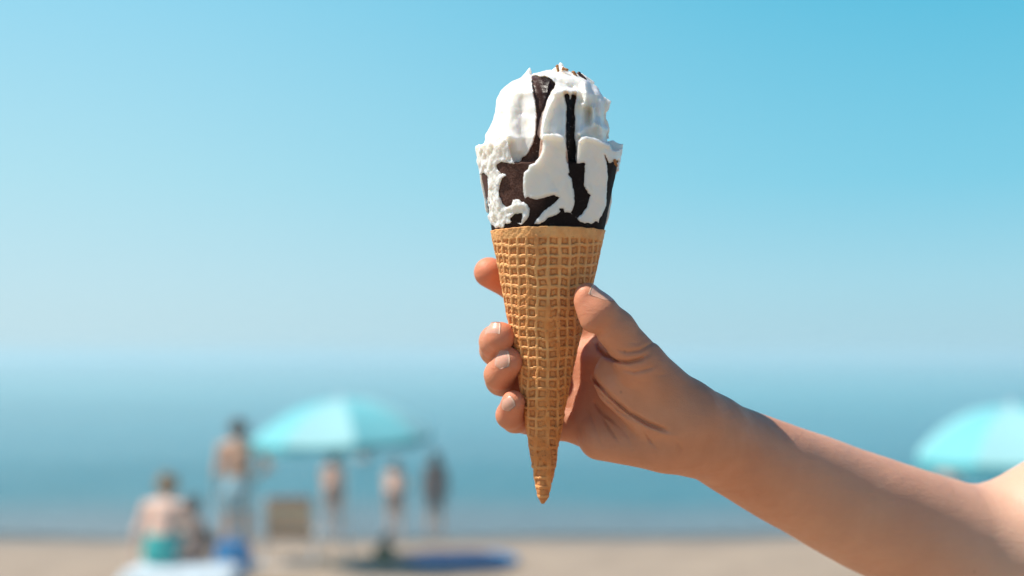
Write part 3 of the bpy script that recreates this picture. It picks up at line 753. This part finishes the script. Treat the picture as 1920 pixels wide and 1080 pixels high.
def cream_f(P):                                     # P: (u, d, v) in pixels
    u, d, v = P[:, 0], P[:, 1], P[:, 2]
    ax = axis_u(v); ru = u - ax; rho = np.hypot(ru, d) + 1e-6
    kp = D0 / (D0 - np.maximum(d + (690 - v) * LEAN, -40) * S); kp = np.where(d < 0, 1.0, kp)
    um = np.where(d < 0, 2 * ax - u + 6, 960 + (u - 960) * kp)          # the unseen back repeats the streaks mirrored
    vq = 540 + (v - 540) * kp
    # sleeve-moulded lower part
    vt = np.interp(um, [a for a, b in VTOP], [b for a, b in VTOP])
    vt = vt + 2.2 * pnoise(np.stack([u / 22, d / 22, 0 * u], -1), 31)
    Rs = cone_R(v) + 0.0
    inrad = np.where(rho > 96, 0, 0)
    foam = ((um < 985) & (vq > 262)).astype(float) * np.clip((985 - um) / 20, 0, 1)
    nz = pnoise(P / 48.0, 32, 2); nf = pnoise(P / 8.0, 33, 2); nm = pnoise(P / 19.0, 34, 2)
    relief = 1.5 * nz + 0.5 * nm * (1 - foam) + foam * (0.55 * nf + 1.5 * nm) + 0.1 * nf
    relief += gauss_line(um, vq, [(990,372),(1000,367),(1025,362),(1040,360)], 2.5, 5) + gauss_line(um, vq, [(1016,255),(1036,254),(1053,259)], 3.5, 4.5) + gauss_line(um, vq, [(1086,264),(1098,259),(1112,262),(1140,273)], 4.5, 4)
    relief += gauss_line(um, vq, [(962,386),(985,384),(989,395),(980,412)], 2.6, 5)
    relief -= 3.5 * np.clip((0.0 + (u < 1130)) , 0, 1) * 0
    cs = choc_sdf(um, vq)
    lowm = np.clip((v - 262) / 20, 0, 1)
    cut = (1 - sst(-0.4, 1.6, cs))                     # 1 inside the streaks
    edge_lip = 1.9 * (1 - np.exp(-np.clip(cs, 0, 99) / 3.5)) - 0.6 + 0.9 * np.exp(-((cs - 5.5) / 3.0) ** 2)
    sl = (rho - (Rs - 2.4 + relief + edge_lip) + 9 * cut) * 0.9
    sl = np.maximum(sl, vt - vq)
    sl = np.maximum(sl, v - 442)
    # piped dome above and inside
    side = ru / rho
    rd = dome_R(v, side)
    dm = tent_line(um, vq, [(964,125),(959,165),(955,200),(953,230),(951,255),(949,300)], 12, 24) * sst(138, 215, vq) * (1 - 0.6 * sst(225, 290, vq))
    dm += gauss_line(um, vq, [(984,110),(984,220),(980,340)], -3.0, 13)
    dm += gauss_line(um, vq, [(1003,150),(1006,215),(1002,262),(985,300)], 2.5, 4)
    dm += tent_line(um, vq, [(1042,178),(1030,200),(1021,225),(1017,250)], 13, 12) + gauss_line(um, vq, [(1046,178),(1044,215),(1040,250)], 5, 12)
    dm += gauss_line(um, vq, [(1068,178),(1070,230),(1070,300)], -8.0, 7)
    dm += gauss_line(um, vq, [(1096,158),(1101,178),(1098,194)], 14, 8) + gauss_line(um, vq, [(1112,202),(1113,228)], 11, 4.5)
    dm += gauss_line(um, vq, [(1122,170),(1126,215),(1128,250)], 6, 10) + gauss_line(um, vq, [(1087,250),(1098,240),(1120,234),(1135,243)], 12, 7)
    dm += gauss_line(um, vq, [(1042,174),(1060,171),(1080,173)], 14, 5) + gauss_line(um, vq, [(955,255),(968,262),(972,280)], 8, 7) + gauss_line(um, vq, [(935,250),(925,268)], 6, 8)
    dm += gauss_line(um, vq, [(1046,150),(1060,160),(1072,164)], -7, 5) + gauss_line(um, vq, [(1052,182),(1053,215),(1050,245)], -4.5, 6) + gauss_line(um, vq, [(1136,200),(1133,230),(1137,255)], -6, 5) + gauss_line(um, vq, [(1104,212),(1103,240)], -5, 5) + gauss_line(um, vq, [(940,215),(936,250)], -4, 6)
    dm += gauss_line(um, vq, [(1018,255),(1040,254),(1056,256)], 3, 6)
    dm += tent_line(um, vq, [(1092,196),(1089,225),(1086,250)], 7, 10) + gauss_line(um, vq, [(1128,190),(1124,225),(1126,250)], 6, 6) + gauss_line(um, vq, [(1104,195),(1102,235)], -4, 7)
    dm += gauss_line(um, vq, [(1036,190),(1050,188)], 2.0, 6)
    flute = 3.0 * np.cos(9 * np.arctan2(ru, d) + 0.6) * (d < 30)
    fr = np.clip((d + 20) / 60, 0, 1)
    rd2 = rd + dm * fr + flute * (1 - fr) + 1.3 * nz + 0.10 * nf + 0.45 * nm - 12 * cut * (vq < 312)
    dome = (rho - rd2) * 0.75
    dome = np.maximum(dome, 137 + 4 * nz + 0.0016 * ru ** 2 - v)
    for a, b, ra, rb in PEAKS:
        a_ = (a[0], a[2], a[1]); b_ = (b[0], b[2], b[1])
        pk = Cap(a_, b_, ra, rb)(P) + 0.8 * nm
        pk = np.maximum(pk, np.where(v < 176, 2.0 - cs * 1.0, -50) * (cs < 30))
        dome = smin(dome, pk, 3.2)
    dome = np.maximum(dome, v - 430)
    return smin(dome, sl, 3.0)
lo = (884, -150, 118); hi = (1176, 150, 442)
V, Q = isosurface(cream_f, lo, hi, 1.3, slack=2.2)
Pw = to_world(cone_local(V[:, 0], V[:, 2], V[:, 1])) - COFF
me = mesh('whipped_cream', Pw, Q)
kp = D0 / (D0 - (V[:, 1] + (690 - V[:, 2]) * LEAN) * S)
cs_ = choc_sdf(960 + (V[:, 0] - 960) * kp, 540 + (V[:, 2] - 540) * kp)
setattrib(me, 'stain', (1 - sst(-0.5, 1.7, cs_)) * np.clip((V[:, 2] - 150) / 200, 0.15, 0.8) * (V[:, 1] > 0))
m = Mat('cream', (0.86, 0.85, 0.82), 0.30)
m.b.inputs['Subsurface Weight'].default_value = 0.7; m.b.inputs['Subsurface Scale'].default_value = 0.005
m.b.inputs['Subsurface Radius'].default_value = (1.0, 0.8, 0.6); m.b.inputs['Specular IOR Level'].default_value = 0.4
n1 = m.noise(120, 4)
m.base(m.mix(m.ramp(m.noise(70, 3), [(0.62, (0, 0, 0)), (0.78, (1, 1, 1))]), m.mix(m.attr('stain'), (0.88, 0.83, 0.765), (0.40, 0.16, 0.09)), (0.82, 0.735, 0.58)))
m.bump(n1, 0.25, 0.0008); m.bump(m.noise(900, 3), 0.25, 0.0003)
link('whipped_cream', me, m, cone)

def choc_f(P):
    u, d, v = P[:, 0], P[:, 1], P[:, 2]
    ax = axis_u(v); ru = u - ax; rho = np.hypot(ru, d) + 1e-6
    nz = pnoise(P / 26.0, 41, 2); nf = pnoise(P / 7, 42, 2)
    um = np.where(d < 0, 2 * ax - u + 6, u)
    kp = D0 / (D0 - np.maximum(d + (690 - v) * LEAN, -40) * S); kp = np.where(d < 0, 1.0, kp); vq = 540 + (v - 540) * kp; um = 960 + (um - 960) * kp
    Rs = cone_R(v) - 4.2 + 0.5 * nz + 0.25 * nf
    rd = dome_R(v, ru / rho) - 9.0 + 1.0 * nz + gauss_line(um, vq, [(1031,152),(1026,180),(1016,205)], 4, 5)
    a = np.maximum(rho - Rs, 304 + 2 * nz - vq)
    a = np.maximum(a, v - 443 - 0.8 * nf)
    b = np.maximum(rho - rd, np.maximum(v - 330, 141 + 1.5 * nz - v))
    return smin(a, b, 9.0) * 0.8
V, Q = isosurface(choc_f, lo, hi, 1.9, slack=2.0)
Pw = to_world(cone_local(V[:, 0], V[:, 2], V[:, 1])) - COFF
me = mesh('chocolate_coating', Pw, Q)
setattrib(me, 'frost_sunlit', np.clip((1022 - V[:, 0]) / 30, 0, 1) * (V[:, 1] > 0) * np.clip((410 - V[:, 2]) / 30, 0.15, 1))  # frost, plus sunlight painted as paler brown on the left side
setattrib(me, 'matte', np.clip((V[:, 2] - 285) / 20, 0, 1))
setattrib(me, 'dots', (V[:, 1] > 0) * (0.12 + np.clip((315 - V[:, 2]) / 20, 0, 1) * np.clip((V[:, 2] - 200) / 50, 0, 1)))
m = Mat('chocolate', rough=0.55)
m.b.inputs['Specular IOR Level'].default_value = 0.12
fr_n = m.noise(1500, 3, 0.7)
vor = m.ramp(m.voronoi(900), [(0.10, (1, 1, 1)), (0.22, (0, 0, 0))])
base_ = m.mix(m.noise(150, 3), (0.006, 0.0025, 0.003), (0.013, 0.006, 0.005))
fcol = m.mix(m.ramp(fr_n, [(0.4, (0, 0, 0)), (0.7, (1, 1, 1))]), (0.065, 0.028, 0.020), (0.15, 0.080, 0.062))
c = m.mix(m.attr('frost_sunlit'), base_, fcol)
c = m.mix(m.math('MULTIPLY', m.math('MULTIPLY', vor, m.attr('dots')), 0.8), c, (0.40, 0.31, 0.28))
m.l(m.math('ADD', 0.28, m.math('MULTIPLY', m.attr('matte'), 0.42)), m.b.inputs['Roughness'])
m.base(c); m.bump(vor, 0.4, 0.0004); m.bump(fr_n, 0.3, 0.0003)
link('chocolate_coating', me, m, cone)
# chips of nut and chocolate on the cream
chipm = Mat('nut_chip', (0.42, 0.17, 0.05), 0.6); chocm = Mat('chocolate_chip', (0.05, 0.014, 0.010), 0.35)
chipm.bump(chipm.noise(900, 3), 0.5, 0.0005); chocm.bump(chocm.noise(500, 3), 0.4, 0.0004)
for (px_, py_, d_, ln, an, mt) in [(1057,142,44,4,0.3,chipm),(1043,141,50,4,1.3,chipm),(1074,150,46,4,0.9,chipm),(1088,153,34,9,0.75,chocm),(948,294,94,5,1.7,chipm),(1148,313,62,5,1.2,chipm)]:
    a = np.array([px_ - ln * math.cos(an), d_, py_ - ln * math.sin(an)]); b = np.array([px_ + ln * math.cos(an), d_ + 2, py_ + ln * math.sin(an)])
    V, Q = isosurface(lambda P: Cap(a, b, 3.0, 2.2)(P) + 0.9 * pnoise(P / 6, 5), np.minimum(a, b) - 6, np.maximum(a, b) + 6, 0.9, B=6)
    link('nut_chip' if mt is chipm else 'chocolate_chip', mesh('chip', to_world(cone_local(V[:, 0], V[:, 2], V[:, 1])) - COFF, Q), mt, cone)

# ================================================================== HAND AND ARM
def cj(a, b, **k):                                  # joints as (px, py, d cm, radius px)
    return Cap(J(*a[:3]), J(*b[:3]), RR(a[3], a[2]), RR(b[3], b[2]), **k)
def chain(*js): return [cj(a, b) for a, b in zip(js[:-1], js[1:])]
FING = {
 'index': [(1165,668,-2.6,42),(1100,610,-3.35,35),(1040,575,-3.45,34),(965,533,-3.0,31),(917,511,-2.0,28)],
 'middle': [(1125,705,-3.1,40),(1050,690,-3.0,35),(965,680,-2.7,33),(931,655,-1.4,31),(929,640,-0.5,30),(937,631,0.55,28)],
 'ring': [(1105,752,-2.8,37),(1040,740,-2.6,33),(972,722,-2.4,31),(940,712,-1.3,28.5),(937,702,-0.4,28),(955,677,0.65,24.5)],
 'pinky': [(1095,800,-1.9,34),(1045,795,-2.0,30),(990,786,-1.9,27),(966,785,-1.0,25),(956,778,-0.3,24),(962,754,0.45,20.5)],
}
fing = [union(chain(*v), 0.18, 0.8) for v in FING.values()]
thumb = union([cj((1102,556,2.45,26),(1121,584,2.45,34.5)), cj((1121,584,2.45,35),(1156,618,2.15,36)), cj((1156,618,2.15,35.5),(1205,685,1.7,44)),
               cj((1094,570,2.6,16),(1110,602,2.7,22))], 0.25, 0.9)
thenar = union([cj((1205,688,1.6,47),(1285,780,0.8,62)), cj((1166,722,0.7,47),(1235,775,0.9,56)), cj((1152,700,0.3,36),(1190,700,0.3,50)), cj((1285,780,0.7,60),(1325,812,-0.4,66))], 0.5, 2.0)
palm = union([
   cj((1275,800,0.3,58),(1168,672,-2.3,42)), cj((1270,805,0.2,58),(1128,706,-2.8,42)), cj((1260,815,0.1,55),(1108,752,-2.6,38)), cj((1250,825,0.1,52),(1098,800,-1.8,35)),
   cj((1235,836,0.5,43),(1125,822,-0.9,40)),
   cj((1195,680,0.6,38),(1160,672,-1.7,38)), cj((1200,715,-0.4,42),(1125,700,-2.6,40)), cj((1215,765,-0.2,46),(1112,752,-2.5,40)), cj((1158,672,-0.8,26),(1118,672,-2.6,34)),
   cj((1300,808,-0.3,73),(1270,800,0.2,68)), cj((1122,682,-2.5,34),(1082,664,-3.0,30)), cj((1108,735,-2.5,36),(1072,705,-2.8,31)), cj((1100,780,-2.1,34),(1070,760,-2.3,30)),
   ], 0.6, 2.4)
class Limb:                                   # smooth tapered limb: centre line and radius as curves along its own axis
    def __init__(s, js):
        pts = np.array([list(J(*j[:3])) + [RR(j[3], j[2])] for j in js])
        s.a = pts[0, :3]; ax = pts[-1, :3] - pts[0, :3]; s.L = np.linalg.norm(ax); s.ax = ax / s.L
        t = (pts[:, :3] - s.a) @ s.ax
        tt = np.linspace(t[0] - 0.5, t[-1] + 0.5, 400); o = []
        k = np.exp(-np.linspace(-2.2, 2.2, 81) ** 2); k /= k.sum()
        for c in range(4):
            y = np.interp(tt, t, pts[:, c] - (s.a[c] + t * s.ax[c] if c < 3 else 0))
            o.append(np.convolve(np.pad(y, 40, 'edge'), k, 'valid'))
        s.tt, s.o = tt, o
    def __call__(s, P):
        t = np.clip((P - s.a) @ s.ax, 0, s.L)
        q = P - s.a - t[:, None] * s.ax
        for c in range(3): q[:, c] -= np.interp(t, s.tt, s.o[c])
        return (np.sqrt((q * q).sum(1)) - np.interp(t, s.tt, s.o[3])) * 0.97
fore = Limb([(1275,796,0.3,66),(1340,828,-1.3,80),(1420,866,-3.2,89),(1500,903,-5.0,97),(1600,950,-7.0,107),(1720,1000,-9.2,118),(1835,1042,-11.0,124)])
upper = Limb([(1850,1058,-11.1,118),(1930,1022,-11.0,136),(2080,950,-10.2,148),(2350,810,-8.5,162),(2560,705,-7.3,168)])
arm = blend([fore, upper], 1.1)
CREASES = [
 ([(1116,636),(1124,656),(1137,668),(1158,677),(1180,679),(1202,673),(1224,659)], 2.4, 0.22), ([(1150,652),(1175,661),(1200,657),(1222,644),(1236,634)], 2.0, 0.10),
 ([(1160,692),(1190,698),(1222,690),(1240,676)], 2.0, 0.08), ([(1170,640),(1195,644),(1216,632)], 1.8, 0.05),
 ([(1100,626),(1112,630),(1135,628),(1150,618)], 2.6, 0.03),
 ([(1108,700),(1118,716),(1146,746),(1180,774),(1215,794),(1262,812)], 3.0, 0.24), ([(1112,720),(1128,740),(1160,770),(1200,796)], 2.4, 0.12),
 ([(1108,745),(1130,775),(1165,800)], 2.4, 0.12), ([(1091,790),(1092,820),(1088,850)], 2.6, 0.06), ([(1105,770),(1120,810),(1135,850)], 2.2, 0.04),
 ([(1128,778),(1145,805),(1168,838)], 2.2, 0.10), ([(1165,800),(1180,822),(1188,850)], 2.2, 0.06), ([(1202,798),(1222,830),(1240,850)], 2.2, 0.10),
 ([(1215,700),(1240,704),(1262,700)], 1.8, 0.03), ([(1175,706),(1200,716),(1235,716)], 1.8, 0.025), ([(1140,700),(1150,715),(1170,728)], 1.8, 0.025), ([(1120,755),(1150,790),(1175,812)], 2.0, 0.04), ([(1100,760),(1112,790),(1118,820)], 2.0, 0.04),
 ([(1286,716),(1292,740),(1300,760)], 2.0, 0.02), ([(1270,730),(1280,750),(1288,772)], 2.0, 0.02),
 ([(1262,815),(1275,840),(1262,868)], 2.4, 0.07), ([(1150,566),(1160,580),(1172,588)], 2.0, 0.035), ([(1158,575),(1168,592)], 2.0, 0.03), ([(1166,584),(1176,598)], 1.8, 0.025)]
def hand_f(P):
    d = fing[0](P)
    for g in fing[1:]: d = smin(d, g(P), 0.05)
    d = smin(d, palm(P), 0.32)
    d = smin(d, smin(thumb(P), thenar(P), 0.22), 0.15)
    d = smin(d, arm(P), 1.0)
    near = np.abs(d) < 0.35
    if near.any():
        Pn = P[near]; dd = D0 - Pn[:, 1]
        px = 960 + Pn[:, 0] / Pn[:, 1] * F; py = 540 - Pn[:, 2] / Pn[:, 1] * F
        add = np.zeros(len(Pn))
        s_ = (px > 1030) & (px < 1330) & (dd > -3.0)
        if s_.any():
            a_ = np.zeros(s_.sum())
            for pts, w_, dep in CREASES:
                e0 = np.hypot(px[s_] - pts[0][0], py[s_] - pts[0][1]); e1 = np.hypot(px[s_] - pts[-1][0], py[s_] - pts[-1][1])
                fade = (1 - np.exp(-(e0 / 14) ** 2)) * (1 - np.exp(-(e1 / 22) ** 2))
                a_ += gauss_line(px[s_], py[s_], pts, dep, w_ * 1.3) * fade
            # soft flesh either side of the folds
            for pts, w_, dep in CREASES[:6]: a_ -= gauss_line(px[s_], py[s_] - 9, pts, dep * 0.22, 9)
            add[s_] += np.minimum(a_, 0.24) * np.clip((dd[s_] + 3.0) / 1.2, 0, 1)
        add += 0.006 * pnoise(Pn / 1.6, 51, 2) + 0.02 * pnoise(Pn / 5.0, 52, 1)
        d[near] += add
    return d
V, Q = isosurface(hand_f, (-3.2, 54, -24), (40, 76, 3), 0.058, slack=1.15)
person_root = empty('person', tuple(to_world(np.array([J(1845, 1040, -11.1)]))[0]), 'bare outstretched right arm and hand holding the ice cream cone', 'person')
POFF = np.array(person_root.location)
me = mesh('arm', to_world(V) - POFF, Q)
px = 960 + V[:, 0] / V[:, 1] * F; py = 540 - V[:, 2] / V[:, 1] * F
red = np.zeros(len(V))
for nm_, js in FING.items():
    t_ = J(*js[-1][:3]); red = np.maximum(red, np.exp(-(np.linalg.norm(V - t_, axis=1) / 1.3) ** 2))
red = np.maximum(red, np.exp(-(np.linalg.norm(V - J(1107, 562, 2.2), axis=1) / 1.2) ** 2) * 0.8)
red = np.maximum(red, 0.55 * np.exp(-(np.linalg.norm(V - J(1110, 700, -1.5), axis=1) / 2.2) ** 2))
setattrib(me, 'red', red)
setattrib(me, 'pale', 0.35 * sst(1350, 1600, px) + 0.45 * sst(1700, 1950, px))
m = Mat('arm_skin', rough=0.55)
m.b.inputs['Specular IOR Level'].default_value = 0.35
nz = m.noise(55, 5, 0.6); nl = m.noise(14, 3)
c = m.mix(m.ramp(nz, [(0.3, (0, 0, 0)), (0.75, (1, 1, 1))]), (0.65, 0.295, 0.165), (0.54, 0.225, 0.118))
c = m.mix(m.ramp(nl, [(0.4, (0, 0, 0)), (0.7, (0.5, 0.5, 0.5))]), c, (0.64, 0.25, 0.135))
c = m.mix(m.math('MULTIPLY', m.attr('red'), 0.7), c, (0.70, 0.22, 0.12))
c = m.mix(m.attr('pale'), c, (0.70, 0.445, 0.32))
fre = m.ramp(m.voronoi(75), [(0.035, (1, 1, 1)), (0.06, (0, 0, 0))])
c = m.mix(m.math('MULTIPLY', fre, 0.35), c, (0.25, 0.10, 0.06))
m.base(c)
m.b.inputs['Subsurface Weight'].default_value = 0.35; m.b.inputs['Subsurface Scale'].default_value = 0.006
m.b.inputs['Subsurface Radius'].default_value = (1.0, 0.42, 0.24)
m.l(m.ramp(m.noise(260, 4, 0.7), [(0.3, (0.40,) * 3), (0.7, (0.62,) * 3)]), m.b.inputs['Roughness'])
v2 = m.voronoi(1100, 'DISTANCE_TO_EDGE')
mp = m.n('ShaderNodeMapping'); mp.inputs['Rotation'].default_value = (0.3, 0.5, 0.2); mp.inputs['Scale'].default_value = (1.0, 0.8, 3.2); m.l(m.coords(), mp.inputs[0])
wr = m.n('ShaderNodeTexNoise'); wr.inputs['Scale'].default_value = 115; wr.inputs['Detail'].default_value = 6; wr.inputs['Distortion'].default_value = 0.8; m.l(mp.outputs[0], wr.inputs['Vector'])
m.bump(v2, 0.3, 0.0005); m.bump(m.noise(500, 4, 0.7), 0.25, 0.0005); m.bump(wr.outputs['Fac'], 0.22, 0.0012); m.bump(m.noise(70, 3), 0.12, 0.001)
link('arm', me, m, person_root)

nailm = Mat('fingernail', (0.72, 0.44, 0.36), 0.36)
nailm.b.inputs['Subsurface Weight'].default_value = 0.3; nailm.b.inputs['Subsurface Scale'].default_value = 0.003
nailm.base(nailm.mix(nailm.attr('tip'), (0.72, 0.36, 0.26), (0.76, 0.44, 0.33)))
nailm.b.inputs['Coat Weight'].default_value = 0.0; nailm.b.inputs['Specular IOR Level'].default_value = 0.3; nailm.b.inputs['Coat Roughness'].default_value = 0.15
def nail(px, py, d, axis, normal, wid, length):
    """axis: towards the fingertip; normal: away from the finger (camera space: right, towards us, up)"""
    cv = lambda v: np.array([v[0], -v[1], v[2]], float) / np.linalg.norm(v)
    a = cv(axis); n_ = cv(normal); a = a - n_ * (a @ n_); a /= np.linalg.norm(a); b = np.cross(n_, a)
    c0 = J(px, py, d)
    nu, nv_ = 17, 19; V = []; tips = []
    for i in range(nv_):
        t_ = -1 + 2 * i / (nv_ - 1)
        for j in range(nu):
            s_ = -1 + 2 * j / (nu - 1)
            hw = wid / 2 * (1 - 0.22 * max(0, -t_) ** 3 - 0.10 * max(0, t_) ** 4)
            l_ = length / 2 * t_ * (1 - 0.30 * s_ * s_) if t_ > 0 else length / 2 * t_ * (1 - 0.42 * s_ * s_)
            V.append(c0 + b * (s_ * hw) + a * l_); tips.append(1.0 if t_ > 0.86 else 0.0)
    V = np.array(V); s2 = np.tile(np.linspace(-1, 1, nu), nv_); t2 = np.repeat(np.linspace(-1, 1, nv_), nu)
    p = V + n_ * 0.9; tot = np.zeros(len(V))
    for k in range(60):
        dd = hand_f(p); st = np.clip(dd, -0.05, 0.3) * 0.7; p = p - n_ * st[:, None]
    hitn = (p - c0) @ n_
    # nail's own smooth barrel shape, following the finger
    A_ = np.stack([np.ones_like(s2), s2 ** 2, t2, t2 ** 2], -1); co, *_ = np.linalg.lstsq(A_, np.clip(hitn, np.median(hitn) - 0.25, np.median(hitn) + 0.25), rcond=None)
    z = A_ @ co
    z = 0.35 * z + 0.65 * np.clip(hitn, z - 0.12, z + 0.12)
    top = V + n_ * (z + 0.001 + 0.012 * (1 - np.abs(s2) ** 3) * np.clip(1.2 + t2, 0, 1))[:, None]; bot = V + n_ * (z - 0.04)[:, None]
    ii = np.arange(nu * nv_).reshape(nv_, nu); N = nu * nv_
    Q = [np.stack([ii[:-1, :-1], ii[:-1, 1:], ii[1:, 1:], ii[1:, :-1]], -1).reshape(-1, 4)]
    Q.append(Q[0][:, ::-1] + N)
    for ln in (ii[0], ii[:, -1], ii[-1][::-1], ii[:, 0][::-1]): Q.append(np.stack([ln[:-1], ln[:-1] + N, ln[1:] + N, ln[1:]], -1)[:, ::-1])
    me = mesh('fingernail', to_world(np.concatenate([top, bot])) - POFF, np.concatenate(Q))
    setattrib(me, 'tip', tips + tips)
    return link('fingernail', me, nailm, person_root)
nail(925, 622, 0.8, (0.78, 0.55, 0.08), (-0.58, 0.80, 0.06), 0.82, 0.85)
nail(946, 676, 0.8, (0.70, 0.62, 0.30), (-0.66, 0.70, 0.25), 0.78, 0.88)
nail(957, 757, 0.6, (0.50, 0.60, 0.60), (-0.62, 0.72, 0.10), 0.62, 0.72)
nail(1119, 556, 2.6, (-0.6, 0.1, 0.8), (0.80, 0.26, 0.50), 0.86, 1.0)
